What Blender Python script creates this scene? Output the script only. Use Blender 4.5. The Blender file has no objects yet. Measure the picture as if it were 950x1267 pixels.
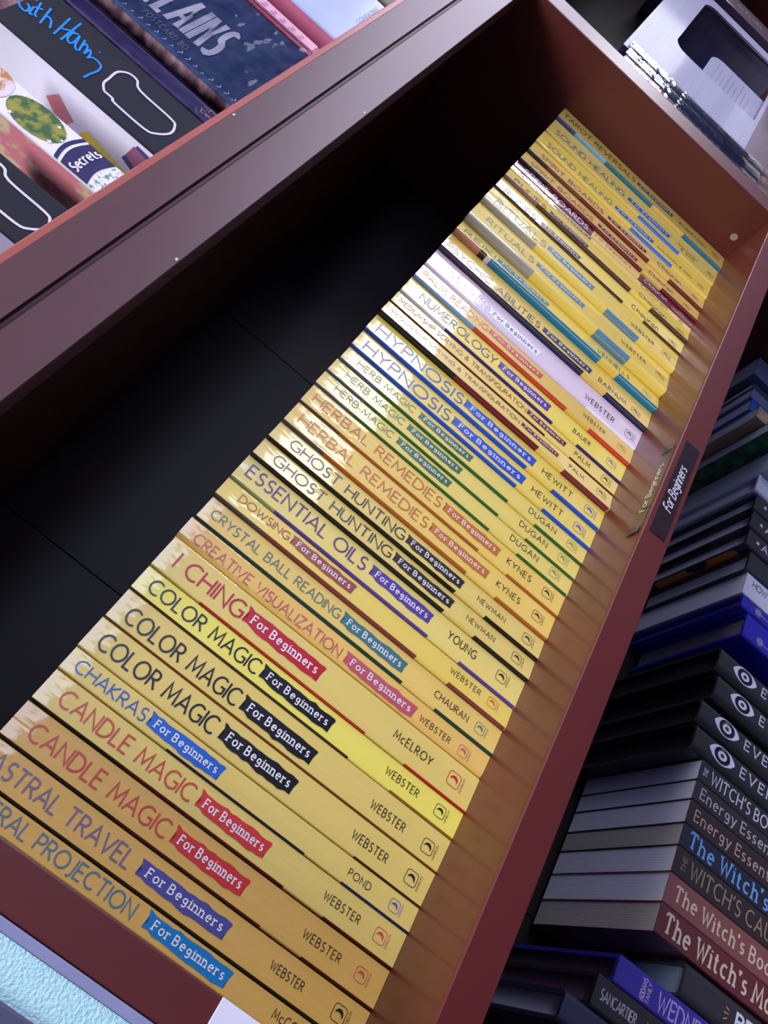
import bpy, bmesh, math, random
from mathutils import Matrix, Vector

SC = bpy.context.scene
COL = SC.collection
random.seed(7)

# ------------------------------------------------------------------ camera
cam_d = bpy.data.cameras.new('camera')
cam = bpy.data.objects.new('camera', cam_d)
COL.objects.link(cam)
SC.camera = cam
RGT = Vector((0.4732, -0.4421, -0.7620))
DWN = Vector((-0.6676, 0.3844, -0.6376))
FWD = Vector((0.5748, 0.8104, -0.1132))
cam.matrix_world = Matrix((
    (RGT.x, -DWN.x, -FWD.x, 0.0),
    (RGT.y, -DWN.y, -FWD.y, -0.3743),
    (RGT.z, -DWN.z, -FWD.z, 0.1770),
    (0, 0, 0, 1)))
cam_d.sensor_fit = 'HORIZONTAL'
cam_d.sensor_width = 36.0
cam_d.lens = 984.83 / 950 * 36.0
cam_d.clip_start = 0.01

# ------------------------------------------------------------------ world, lights, exposure
SC.view_settings.view_transform = 'Standard'
SC.view_settings.look = 'None'
SC.view_settings.gamma = 1.0
SC.view_settings.use_curve_mapping = False
SC.view_settings.exposure = 0.0
w = bpy.data.worlds.new('shop_air')
SC.world = w
w.use_nodes = True
w.node_tree.nodes['Background'].inputs[0].default_value = (0.25, 0.28, 0.74, 1)
w.node_tree.nodes['Background'].inputs[1].default_value = 0.30


def area(name, loc, target, sx, sy, power, col):
    d = bpy.data.lights.new(name, 'AREA')
    d.shape = 'RECTANGLE'
    d.size = sx
    d.size_y = sy
    d.energy = power
    d.color = col
    o = bpy.data.objects.new(name, d)
    COL.objects.link(o)
    o.location = loc
    o.rotation_euler = (Vector(target) - Vector(loc)).to_track_quat('-Z', 'Y').to_euler()
    return o


area('ceiling_panel_light', (0.70, -1.30, 1.95), (0.35, 0, 0.1), 1.5, 0.45, 29, (1.0, 0.94, 0.83))
area('left_ceiling_panel_light', (-1.5, -0.98, 2.25), (0.3, 0, 0.4), 0.9, 0.5, 76, (0.92, 0.93, 1.0))
area('added_low_fill_light', (1.0, -1.75, 0.42), (0.4, 0, -0.1), 1.1, 0.25, 8, (0.55, 0.64, 1.0))  # unseen bluish fill, added to lift the lower shelf
# the shop front far to the right: a bright low pane and a dimmer tall one above it
area('shop_window_light', (2.95, -1.12, 0.20), (0.4, 0, 0.19), 1.9, 0.26, 20, (0.90, 0.90, 1.0))
area('shop_window_upper_light', (2.85, -1.30, 0.75), (0.4, 0, 0.25), 2.4, 0.60, 30, (0.80, 0.80, 1.0))

# ------------------------------------------------------------------ materials


def lin(c):
    r = []
    for v in c:
        v = v / 255.0
        r.append(v / 12.92 if v <= 0.04045 else ((v + 0.055) / 1.055) ** 2.4)
    return (r[0], r[1], r[2], 1.0)


_M = {}


def mat(key, rgb, rough=0.5, coat=0.0, coat_r=0.1, var=0.06, nscale=40.0, bump=0.0, bscale=200.0,
        stretch=(1, 1, 1), rgb2=None, metal=0.0, spec=0.5, ramp=None):
    if key in _M:
        return _M[key]
    m = bpy.data.materials.new(key)
    m.use_nodes = True
    nt = m.node_tree
    b = nt.nodes['Principled BSDF']
    b.inputs['Roughness'].default_value = rough
    b.inputs['Metallic'].default_value = metal
    b.inputs['Specular IOR Level'].default_value = spec
    b.inputs['Coat Weight'].default_value = coat
    b.inputs['Coat Roughness'].default_value = coat_r
    tc = nt.nodes.new('ShaderNodeTexCoord')
    mp = nt.nodes.new('ShaderNodeMapping')
    mp.inputs['Scale'].default_value = stretch
    nt.links.new(tc.outputs['Object'], mp.inputs['Vector'])
    n = nt.nodes.new('ShaderNodeTexNoise')
    n.inputs['Scale'].default_value = nscale
    n.inputs['Detail'].default_value = 5
    nt.links.new(mp.outputs[0], n.inputs['Vector'])
    cr = nt.nodes.new('ShaderNodeValToRGB')
    a = lin(rgb)
    c2 = lin(rgb2) if rgb2 else tuple(min(1, v * (1 + var)) for v in a[:3]) + (1,)
    c1 = a if rgb2 else tuple(v * (1 - var) for v in a[:3]) + (1,)
    cr.color_ramp.elements[0].color = c1
    cr.color_ramp.elements[1].color = c2
    cr.color_ramp.elements[0].position = 0.38 if not ramp else ramp[0]
    cr.color_ramp.elements[1].position = 0.62 if not ramp else ramp[1]
    nt.links.new(n.outputs['Fac'], cr.inputs[0])
    nt.links.new(cr.outputs[0], b.inputs['Base Color'])
    if bump > 0:
        n2 = nt.nodes.new('ShaderNodeTexNoise')
        n2.inputs['Scale'].default_value = bscale
        n2.inputs['Detail'].default_value = 3
        nt.links.new(mp.outputs[0], n2.inputs['Vector'])
        bp = nt.nodes.new('ShaderNodeBump')
        bp.inputs['Strength'].default_value = bump
        bp.inputs['Distance'].default_value = 0.001
        nt.links.new(n2.outputs['Fac'], bp.inputs['Height'])
        nt.links.new(bp.outputs[0], b.inputs['Normal'])
        nt.links.new(bp.outputs[0], b.inputs['Coat Normal'])
    _M[key] = m
    return m


def ink(rgb, gloss=0.35):
    return mat('ink_%d_%d_%d' % tuple(rgb), rgb, rough=gloss, coat=0.25, coat_r=0.15, var=0.04, nscale=300)


def cover(rgb, gloss=0.4, bump=0.35):
    return mat('cover_%d_%d_%d' % tuple(rgb), rgb, rough=gloss, coat=0.9, coat_r=0.05, var=0.03, nscale=25,
               bump=bump * 1.3, bscale=45, stretch=(2.2, 1, 0.5))


WOOD = mat('mahogany_laminate', (70, 22, 31), rough=0.5, coat=0.5, coat_r=0.30, rgb2=(77, 25, 34), nscale=14,
           bump=0.03, bscale=260, stretch=(0.25, 3, 3), ramp=(0.3, 0.7))
WOODV = mat('mahogany_laminate_upright', (80, 24, 20), rough=0.5, coat=0.4, coat_r=0.28, rgb2=(88, 28, 23), nscale=14,
            bump=0.03, bscale=260, stretch=(3, 3, 0.25), ramp=(0.3, 0.7))
SHELF = mat('mahogany_shelf_top', (78, 31, 19), rough=0.42, coat=0.28, coat_r=0.13, rgb2=(86, 35, 22), nscale=10,
            bump=0.05, bscale=200, stretch=(0.25, 3, 3), ramp=(0.3, 0.7))
EDGE = mat('mahogany_edge_band', (88, 23, 20), rough=0.5, coat=0.4, coat_r=0.3, rgb2=(95, 26, 23), nscale=14,
           stretch=(0.25, 3, 3), ramp=(0.3, 0.7))
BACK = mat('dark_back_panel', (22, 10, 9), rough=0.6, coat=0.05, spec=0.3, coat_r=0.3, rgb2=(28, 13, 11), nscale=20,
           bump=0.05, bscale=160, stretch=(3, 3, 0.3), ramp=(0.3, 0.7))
PAGES = mat('page_block_paper', (214, 212, 222), rough=0.85, rgb2=(230, 228, 236), nscale=900,
            stretch=(3.0, 0.03, 1.0), bump=0.3, bscale=900, ramp=(0.3, 0.7))
PAGES2 = mat('page_block_cream_paper', (178, 168, 156), rough=0.85, rgb2=(196, 186, 172), nscale=900,
             stretch=(3.0, 0.03, 1.0), bump=0.3, bscale=900, ramp=(0.3, 0.7))
PAGESK = mat('black_edged_paper', (12, 12, 16), rough=0.8, rgb2=(20, 20, 25), nscale=900,
             stretch=(3.0, 0.03, 1.0), ramp=(0.3, 0.7))
CREAM = (236, 234, 240)

# ------------------------------------------------------------------ mesh helpers


class MB:
    def __init__(s):
        s.v = []
        s.f = []

    def quad_strip(s, A, B, close=False):
        n = len(A)
        o = len(s.v)
        for a, b in zip(A, B):
            s.v.append(tuple(a))
            s.v.append(tuple(b))
        for i in range(n - 1 + (1 if close else 0)):
            j = (i + 1) % n
            s.f.append((o + 2 * i, o + 2 * j, o + 2 * j + 1, o + 2 * i + 1))

    def box(s, x0, x1, y0, y1, z0, z1):
        o = len(s.v)
        for z in (z0, z1):
            for x, y in ((x0, y0), (x1, y0), (x1, y1), (x0, y1)):
                s.v.append((x, y, z))
        s.f += [(o, o + 3, o + 2, o + 1), (o + 4, o + 5, o + 6, o + 7)]
        for i in range(4):
            j = (i + 1) % 4
            s.f.append((o + i, o + j, o + 4 + j, o + 4 + i))

    def poly(s, pts):
        o = len(s.v)
        s.v += [tuple(p) for p in pts]
        s.f.append(tuple(range(o, o + len(pts))))


def obj(name, mb, m, parent=None, bevel=0.0, smooth=False, seg=2):
    me = bpy.data.meshes.new(name)
    me.from_pydata(mb.v, [], mb.f)
    bm = bmesh.new()
    bm.from_mesh(me)
    if bevel > 0:
        bmesh.ops.recalc_face_normals(bm, faces=bm.faces)
        bmesh.ops.bevel(bm, geom=bm.edges[:], offset=bevel, segments=seg, affect='EDGES', profile=0.5)
    bmesh.ops.recalc_face_normals(bm, faces=bm.faces)
    bm.to_mesh(me)
    bm.free()
    if smooth:
        for p in me.polygons:
            p.use_smooth = True
    me.materials.append(m)
    o = bpy.data.objects.new(name, me)
    COL.objects.link(o)
    if parent:
        o.parent = parent
    return o


def flat(name, mb, m, parent=None, nrm=None):
    """print lying on a surface; no normal recalculation"""
    me = bpy.data.meshes.new(name)
    me.from_pydata(mb.v, [], mb.f)
    me.materials.append(m)
    o = bpy.data.objects.new(name, me)
    COL.objects.link(o)
    if parent:
        o.parent = parent
    return o


def thing(name, label, cat, loc=(0, 0, 0), group=None):
    o = bpy.data.objects.new(name, None)
    o.empty_display_size = 0.02
    COL.objects.link(o)
    o.location = loc
    o['label'] = label
    o['category'] = cat
    if group:
        o['group'] = group
    return o


def structure(o):
    o['kind'] = 'structure'
    return o


# ------------------------------------------------------------------ stroke lettering
def A(cx, cy, rx, ry, a0, a1):
    n = max(3, int(abs(a1 - a0) / 28) + 1)
    return [(cx + rx * math.cos(math.radians(a0 + (a1 - a0) * i / n)),
             cy + ry * math.sin(math.radians(a0 + (a1 - a0) * i / n))) for i in range(n + 1)]


G = {
    'A': (.70, [[(0, 0), (.35, 1), (.70, 0)], [(.12, .33), (.58, .33)]]),
    'B': (.54, [[(.25, .53), (0, .53), (0, 1), (.25, 1)] + A(.25, .765, .22, .235, 90, -90) + A(.27, .265, .26, .265, 90, -90) + [(0, 0), (0, .53)]]),
    'C': (.68, [A(.42, .5, .42, .5, 52, 308)]),
    'D': (.66, [[(0, 0), (0, 1), (.2, 1)] + A(.22, .5, .44, .5, 90, -90) + [(0, 0)]]),
    'E': (.46, [[(.46, 1), (0, 1), (0, 0), (.46, 0)], [(0, .52), (.4, .52)]]),
    'F': (.44, [[(.44, 1), (0, 1), (0, 0)], [(0, .52), (.38, .52)]]),
    'G': (.72, [A(.42, .5, .42, .5, 52, 305) + [(.72, .14), (.72, .46), (.46, .46)]]),
    'H': (.62, [[(0, 0), (0, 1)], [(.62, 0), (.62, 1)], [(0, .52), (.62, .52)]]),
    'I': (.02, [[(.01, 0), (.01, 1)]]),
    'J': (.28, [[(.27, 1), (.27, .15)] + A(.09, .12, .18, .22, 0, -110)]),
    'K': (.54, [[(0, 0), (0, 1)], [(.5, 1), (.02, .48), (.54, 0)]]),
    'L': (.42, [[(0, 1), (0, 0), (.42, 0)]]),
    'M': (.80, [[(0, 0), (.09, 1), (.40, .2), (.71, 1), (.80, 0)]]),
    'N': (.62, [[(0, 0), (0, 1), (.62, 0), (.62, 1)]]),
    'O': (.84, [A(.42, .5, .42, .5, 90, 450)]),
    'P': (.48, [[(0, 0), (0, 1), (.24, 1)] + A(.24, .74, .24, .26, 90, -90) + [(0, .48)]]),
    'R': (.54, [[(0, 0), (0, 1), (.24, 1)] + A(.24, .75, .23, .25, 90, -90) + [(0, .5)], [(.2, .5), (.54, 0)]]),
    'S': (.46, [A(.24, .75, .20, .25, 40, 270) + A(.22, .26, .23, .26, 80, -140)]),
    'T': (.60, [[(0, 1), (.60, 1)], [(.30, 1), (.30, 0)]]),
    'U': (.58, [[(0, 1)] + A(.29, .29, .29, .29, 180, 360) + [(.58, 1)]]),
    'V': (.66, [[(0, 1), (.33, 0), (.66, 1)]]),
    'W': (.92, [[(0, 1), (.24, 0), (.46, .85), (.68, 0), (.92, 1)]]),
    'Y': (.60, [[(0, 1), (.30, .46), (.60, 1)], [(.30, .46), (.30, 0)]]),
    'Z': (.54, [[(0, 1), (.54, 1), (0, 0), (.54, 0)]]),
    '&': (.66, [[(.64, 0), (.14, .72)] + A(.29, .83, .16, .17, 200, -30) + [(.05, .35)] + A(.24, .22, .24, .22, 150, 300) + [(.6, .42)]]),
    "'": (.04, [[(.03, 1.02), (.0, .8)]]),
    'c': (.46, [A(.26, .33, .26, .33, 50, 310)]),
    'e': (.50, [[(.03, .37), (.49, .37)] + A(.27, .34, .24, .33, 12, 312)]),
    'a': (.44, [A(.21, .33, .21, .33, 40, 320), [(.44, .66), (.44, 0)]]),
    'f': (.30, [[(.10, 0), (.10, .8)] + A(.26, .8, .16, .2, 180, 60), [(-.04, .64), (.30, .64)]]),
    'g': (.46, [A(.22, .38, .20, .26, 90, 450), [(.42, .62), (.44, -.06)] + A(.24, -.06, .20, .2, 0, -150)]),
    'h': (.44, [[(0, 0), (0, 1)], [(0, .38)] + A(.22, .42, .22, .24, 160, 0) + [(.44, 0)]]),
    'i': (.02, [[(.01, 0), (.01, .66)], [(.01, .84), (.01, .93)]]),
    'k': (.42, [[(0, 0), (0, 1)], [(.38, .66), (.02, .3), (.42, 0)]]),
    'l': (.02, [[(.01, 0), (.01, 1)]]),
    'n': (.44, [[(0, 0), (0, .66)], [(0, .38)] + A(.22, .42, .22, .24, 160, 0) + [(.44, 0)]]),
    'o': (.52, [A(.26, .33, .26, .33, 90, 450)]),
    'r': (.32, [[(0, 0), (0, .66)], [(0, .36)] + A(.2, .42, .2, .24, 170, 50)]),
    's': (.36, [A(.19, .49, .16, .17, 40, 270) + A(.17, .17, .19, .17, 80, -140)]),
    't': (.32, [[(.12, .92), (.12, .15)] + A(.26, .15, .14, .15, 180, 310), [(-.03, .64), (.3, .64)]]),
    'u': (.44, [[(0, .66)] + A(.2, .24, .2, .24, 180, 345) + [(.44, .3)], [(.44, .66), (.44, 0)]]),
    'w': (.66, [[(0, .66), (.17, 0), (.33, .6), (.49, 0), (.66, .66)]]),
    'y': (.46, [[(0, .66), (.24, .02)], [(.46, .66), (.14, -.28), (.02, -.26)]]),
    'd': (.44, [A(.21, .33, .21, .33, 40, 320), [(.44, 1), (.44, 0)]]),
    'v': (.44, [[(0, .66), (.22, 0), (.44, .66)]]),
    'b': (.46, [[(0, 1), (0, 0)], A(.24, .33, .22, .33, 140, -140)]),
    'm': (.76, [[(0, 0), (0, .66)], [(0, .38)] + A(.19, .42, .19, .24, 160, 0) + [(.38, 0)], [(.38, .38)] + A(.57, .42, .19, .24, 160, 0) + [(.76, 0)]]),
}


def smooth_curve(pts, k=4):
    out = []
    n = len(pts)
    for i in range(n - 1):
        p0, p1, p2, p3 = pts[max(0, i - 1)], pts[i], pts[i + 1], pts[min(n - 1, i + 2)]
        for q in range(k):
            t = q / k
            out.append(tuple(.5 * (2 * b + (c - a) * t + (2 * a - 5 * b + 4 * c - d) * t * t + (3 * b - a - 3 * c + d) * t ** 3)
                             for a, b, c, d in zip(p0, p1, p2, p3)))
    out.append(pts[-1])
    return out


def ribbon(mb, pts, hw, mapf0):
    """pts in metric (s,h); makes a strip of constant width, each strip of ink a hair above the last"""
    mb.k = (getattr(mb, 'k', 0) + 1) % 10
    c0 = Vector(mapf0(*pts[0]))
    nn = (Vector(mapf0(pts[0][0] + 1e-4, pts[0][1])) - c0).cross(Vector(mapf0(pts[0][0], pts[0][1] + 1e-4)) - c0)
    if nn.length > 0:
        nn.normalize()
    if (abs(nn.y) >= abs(nn.z) and nn.y > 0) or (abs(nn.z) > abs(nn.y) and nn.z < 0):
        nn = -nn
    nn = nn * ((mb.k + 1) * 6e-6)

    def mapf(a_, b_):
        q_ = mapf0(a_, b_)
        return (q_[0] + nn.x, q_[1] + nn.y, q_[2] + nn.z)
    P = [pts[0]]
    for p in pts[1:]:
        if math.hypot(p[0] - P[-1][0], p[1] - P[-1][1]) > 1e-6:
            P.append(p)
    n = len(P)
    if n < 2:
        return
    L, R = [], []
    for i, p in enumerate(P):
        a = P[max(0, i - 1)]
        b = P[min(n - 1, i + 1)]
        if 0 < i < n - 1:
            d1 = (p[0] - a[0], p[1] - a[1])
            d2 = (b[0] - p[0], b[1] - p[1])
            l1 = math.hypot(*d1)
            l2 = math.hypot(*d2)
            t = (d1[0] / l1 + d2[0] / l2, d1[1] / l1 + d2[1] / l2)
            lt = math.hypot(*t)
            if lt < 0.35:
                t = (d1[0] / l1, d1[1] / l1)
                k = 1.0
            else:
                t = (t[0] / lt, t[1] / lt)
                k = min(2.2, 2.0 / lt)
        else:
            t = (b[0] - a[0], b[1] - a[1])
            lt = math.hypot(*t)
            t = (t[0] / lt, t[1] / lt)
            k = 1.0
        nx, ny = -t[1] * hw * k, t[0] * hw * k
        e_ = nn * (i * 0.06)
        a_ = mapf(p[0] + nx, p[1] + ny)
        b_ = mapf(p[0] - nx, p[1] - ny)
        L.append((a_[0] + e_.x, a_[1] + e_.y, a_[2] + e_.z))
        R.append((b_[0] + e_.x, b_[1] + e_.y, b_[2] + e_.z))
    mb.quad_strip(L, R)


def text(mb, txt, s0, s1, base, cap, mapf, wt=0.10, serif=0.0, gap=0.17, slant=0.0, space=0.42, wob=0.0):
    """lay txt from s0 to s1 (metres), baseline at h=base, cap height cap"""
    x = 0.0
    items = []
    for ch in txt:
        if ch == ' ':
            x += space
            continue
        g = G.get(ch)
        if g is None:
            x += 0.4
            continue
        pad = serif * 0.45
        items.append((x + pad, g, ch))
        x += g[0] + gap + 2 * pad
    tot = x - gap
    kx = (s1 - s0) / tot
    for x, g, ch in items:
        dy = random.uniform(-wob, wob)
        for st in g[1]:
            pts = [(s0 + (x + px + slant * py) * kx, base + (py + dy) * cap) for px, py in st]
            ribbon(mb, pts, wt * cap * 0.5, mapf)
            if serif > 0:
                for (q, r) in ((0, 1), (-1, -2)):
                    ax, ay = st[q]
                    bx, by = st[r]
                    if abs(by - ay) > 0.8 * abs(bx - ax) and (abs(ay) < .03 or abs(ay - 1) < .03 or abs(ay - .66) < .03):
                        one = ch in 'nhrikudb' and ay > .5
                        l0 = -serif
                        l1 = 0.02 if one else serif
                        ribbon(mb, [(s0 + (x + ax + l0 + slant * ay) * kx, base + (ay + dy) * cap),
                                    (s0 + (x + ax + l1 + slant * ay) * kx, base + (ay + dy) * cap)], wt * cap * 0.42, mapf)
                    elif abs(ay - by) < 0.05 and ch in 'EFTLZ':
                        sg = -0.16 if ay > .9 else 0.16
                        if 0.3 < ay < .7:
                            sg = 0.1
                        ribbon(mb, [(s0 + (x + ax) * kx, base + ay * cap), (s0 + (x + ax) * kx, base + (ay + sg) * cap)], wt * cap * 0.4, mapf)


# ------------------------------------------------------------------ book builder
class Spine:
    def __init__(s, t, H, W, p=0.001, rl=0.0012, rr=0.0008):
        s.t, s.H, s.W, s.p, s.rl, s.rr = t, H, W, p, rl, rr

    def y(s, u):
        t = s.t
        u = min(max(u, 0), t)
        y = -s.p * (1 - u / t)
        if u < s.rl:
            k = 1 - u / s.rl
            y += s.rl * (1 - math.sqrt(max(0, 1 - k * k)))
        if u > t - s.rr:
            k = 1 - (t - u) / s.rr
            y += s.rr * (1 - math.sqrt(max(0, 1 - k * k)))
        return y

    def us(s):
        U = [0.0]
        for i in range(1, 6):
            a = math.radians(90 * i / 6)
            U.append(s.rl * (1 - math.cos(a)))
        U.append(s.rl)
        for i in range(1, 4):
            U.append(s.rl + (s.t - s.rl - s.rr) * i / 4)
        U.append(s.t - s.rr)
        for i in range(1, 4):
            a = math.radians(90 * i / 4)
            U.append(s.t - s.rr + s.rr * math.sin(a))
        U.append(s.t)
        return U

    def front(s, eps=0.00018):
        return lambda d, u: (u, s.y(u) - eps, s.H - d)


def book_body(root, S, cov, pages, z_over=0.0, side_over=0.0, th=0.0005, name='cover'):
    """cover wrapped around a page block (both real solids), local coordinates"""
    U = S.us()
    outer = [(0, S.W)] + [(u, S.y(u)) for u in U] + [(S.t, S.W)]
    inner = []
    for (u, y) in outer:
        inner.append((min(max(u, th), S.t - th), y + (th if y < S.W - 1e-6 else 0)))
    mb = MB()
    o = len(mb.v)
    n = len(outer)
    for z in (0, S.H):
        for q in outer:
            mb.v.append((q[0], q[1], z))
        for q in inner:
            mb.v.append((q[0], q[1], z))
    for i in range(n - 1):
        a, b = o + i, o + i + 1
        c, d = a + n, b + n
        A2, B2, C2, D2 = a + 2 * n, b + 2 * n, c + 2 * n, d + 2 * n
        mb.f += [(a, b, B2, A2), (d, c, C2, D2), (c, d, b, a), (A2, B2, D2, C2)]
    for i in (0, n - 1):
        a, c = o + i, o + i + n
        mb.f.append((a, c, c + 2 * n, a + 2 * n))
    obj(name, mb, cov, root)
    pb = MB()
    yb = max(S.rr, S.rl - S.p, 0) + th + 0.0004
    pb.box(th + .0001, S.t - th - .0001, yb, S.W - side_over - 0.0003, z_over, S.H - z_over - (0.0004 if z_over == 0 else 0))
    obj('page_block', pb, pages, root)


def stripes(root, S, segs, deep=0.010, frac=0.9):
    """printed cover colour that wraps round the left edge of the spine, and painted shade of the gaps at the left end"""
    for (v0, v1, c) in segs:
        mb = MB()
        pts = [(-0.00006, S.rl - S.p + deep), (-0.00006, S.rl - S.p)]
        for i in range(1, 7):
            a = math.radians(90 * frac * i / 6)
            pts.append((S.rl * (1 - math.cos(a)) - 0.00006 * math.cos(a), None))
        q = []
        for u, y in pts:
            if y is None:
                y = S.y(max(u, 0)) - 0.00008
            q.append((u, y))
        mb.quad_strip([(u, y, S.H - v0) for u, y in q], [(u, y, S.H - min(v1, S.H)) for u, y in q])
        flat('edge_print_and_gap_shade', mb, ink(c), root)


def banner(root, S, v0, v1, uc, hh, col, tcol=CREAM, torn=True, words='For Beginners', eps=0.0002):
    mb = MB()
    n = 15
    T, Bt = [], []
    f = lambda s_, h_: (s_, h_)
    fe = S.front(eps)
    rnd = random.Random(int(v0 * 1e5) + 3)
    for i in range(n):
        k = i / (n - 1)
        s = v0 + (v1 - v0) * k
        a = hh * 0.5 * (1 + rnd.uniform(-.10, .08)) * (0.96 if i % 5 else 1.06)
        b = hh * 0.5 * (1 + rnd.uniform(-.10, .08))
        sh = 0.0
        if i == 0:
            T.append(f(s - hh * 0.06, uc + a)); Bt.append(f(s + hh * 0.22, uc - b * .1))
            T.append(f(s + hh * .10, uc + a)); Bt.append(f(s + hh * 0.02, uc - b * .8))
            continue
        if i == 1:
            b *= 0.75
        if 6 < i < n - 2:
            b *= 1.14
        T.append(f(s, uc + a))
        Bt.append(f(s + sh, uc - b))
    T.append(f(v1 + hh * .12, uc + hh * .42)); Bt.append(f(v1 - hh * .08, uc - hh * .35))
    rows = [[fe(a_[0] + (b_[0] - a_[0]) * q / 4, a_[1] + (b_[1] - a_[1]) * q / 4) for a_, b_ in zip(T, Bt)] for q in range(5)]
    for q in range(4):
        mb.quad_strip(rows[q], rows[q + 1])
    o = flat('series_banner', mb, ink(col), root)
    m2 = MB()
    text(m2, words, v0 + (v1 - v0) * .09, v1 - (v1 - v0) * .05, uc - hh * .21, hh * .48, S.front(eps + .00012),
         wt=0.15, serif=0.17, gap=0.20, space=0.26)
    flat('banner_lettering', m2, ink(tcol), o)


def emblem(root, S, v, uc, size, col, eps=0.0002):
    mb = MB()
    f0 = S.front(eps)
    f = lambda x, z: f0(v - z, uc + x)
    r = size / 2
    k = .22 * size
    pts = []
    for cx, cy, a0 in ((r - k, r - k, 0), (-r + k, r - k, 90), (-r + k, -r + k, 180), (r - k, -r + k, 270)):
        for i in range(4):
            a = math.radians(a0 + 30 * i)
            pts.append((cx + k * math.cos(a), cy + k * math.sin(a)))
    pts.append(pts[0])
    ribbon(mb, pts, size * .022, f)
    Aa, Bb = [], []
    for i in range(9):
        th = math.radians(-105 + 210 * i / 8) - .25
        wd = size * .33 * max(0, math.cos((th + .25) * 90 / 105.0)) ** .8 * .70
        R = size * .33
        Aa.append(f(R * math.cos(th) - size * .04, R * math.sin(th)))
        Bb.append(f((R - wd) * math.cos(th) - size * .04, (R - wd) * math.sin(th)))
    mb.quad_strip(Aa, Bb)
    text(mb, 'LLEWELLYN', -size * .52, size * .52, -size * .80, size * .17, f, wt=0.12)
    flat('publisher_emblem', mb, ink(col), root)


# ------------------------------------------------------------------ the 39+1 yellow books
BLK = (28, 24, 26); RED = (200, 50, 48); CRIM = (178, 28, 48); BLU = (38, 92, 200); DBLU = (24, 66, 176)
PUR = (88, 62, 150); GRN = (52, 104, 62); ORG = (196, 112, 48); TEAL = (66, 118, 124); MAR = (112, 24, 40)
NAVY = (22, 30, 66); CYAN = (0, 122, 168); STL = (92, 134, 160); BRN = (130, 58, 52); DBR = (58, 34, 36)
PINK = (186, 92, 104); Y = (228, 202, 134); Y2 = (232, 204, 118); YB = (240, 226, 122); Y_SHADED = (216, 172, 100)  # last yellow is the series yellow with shade painted in, darker and warmer
DUSK = (78, 76, 150)
UP, LO, HT = 0.139, 0.162, 0.2035


def dflt(c, first=None, a=0.03):
    s = []
    if first:
        s.append((0, a, first)); s.append((a, UP, c))
    else:
        s.append((0, UP, c))
    s.append((LO, HT, c))
    return s


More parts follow.
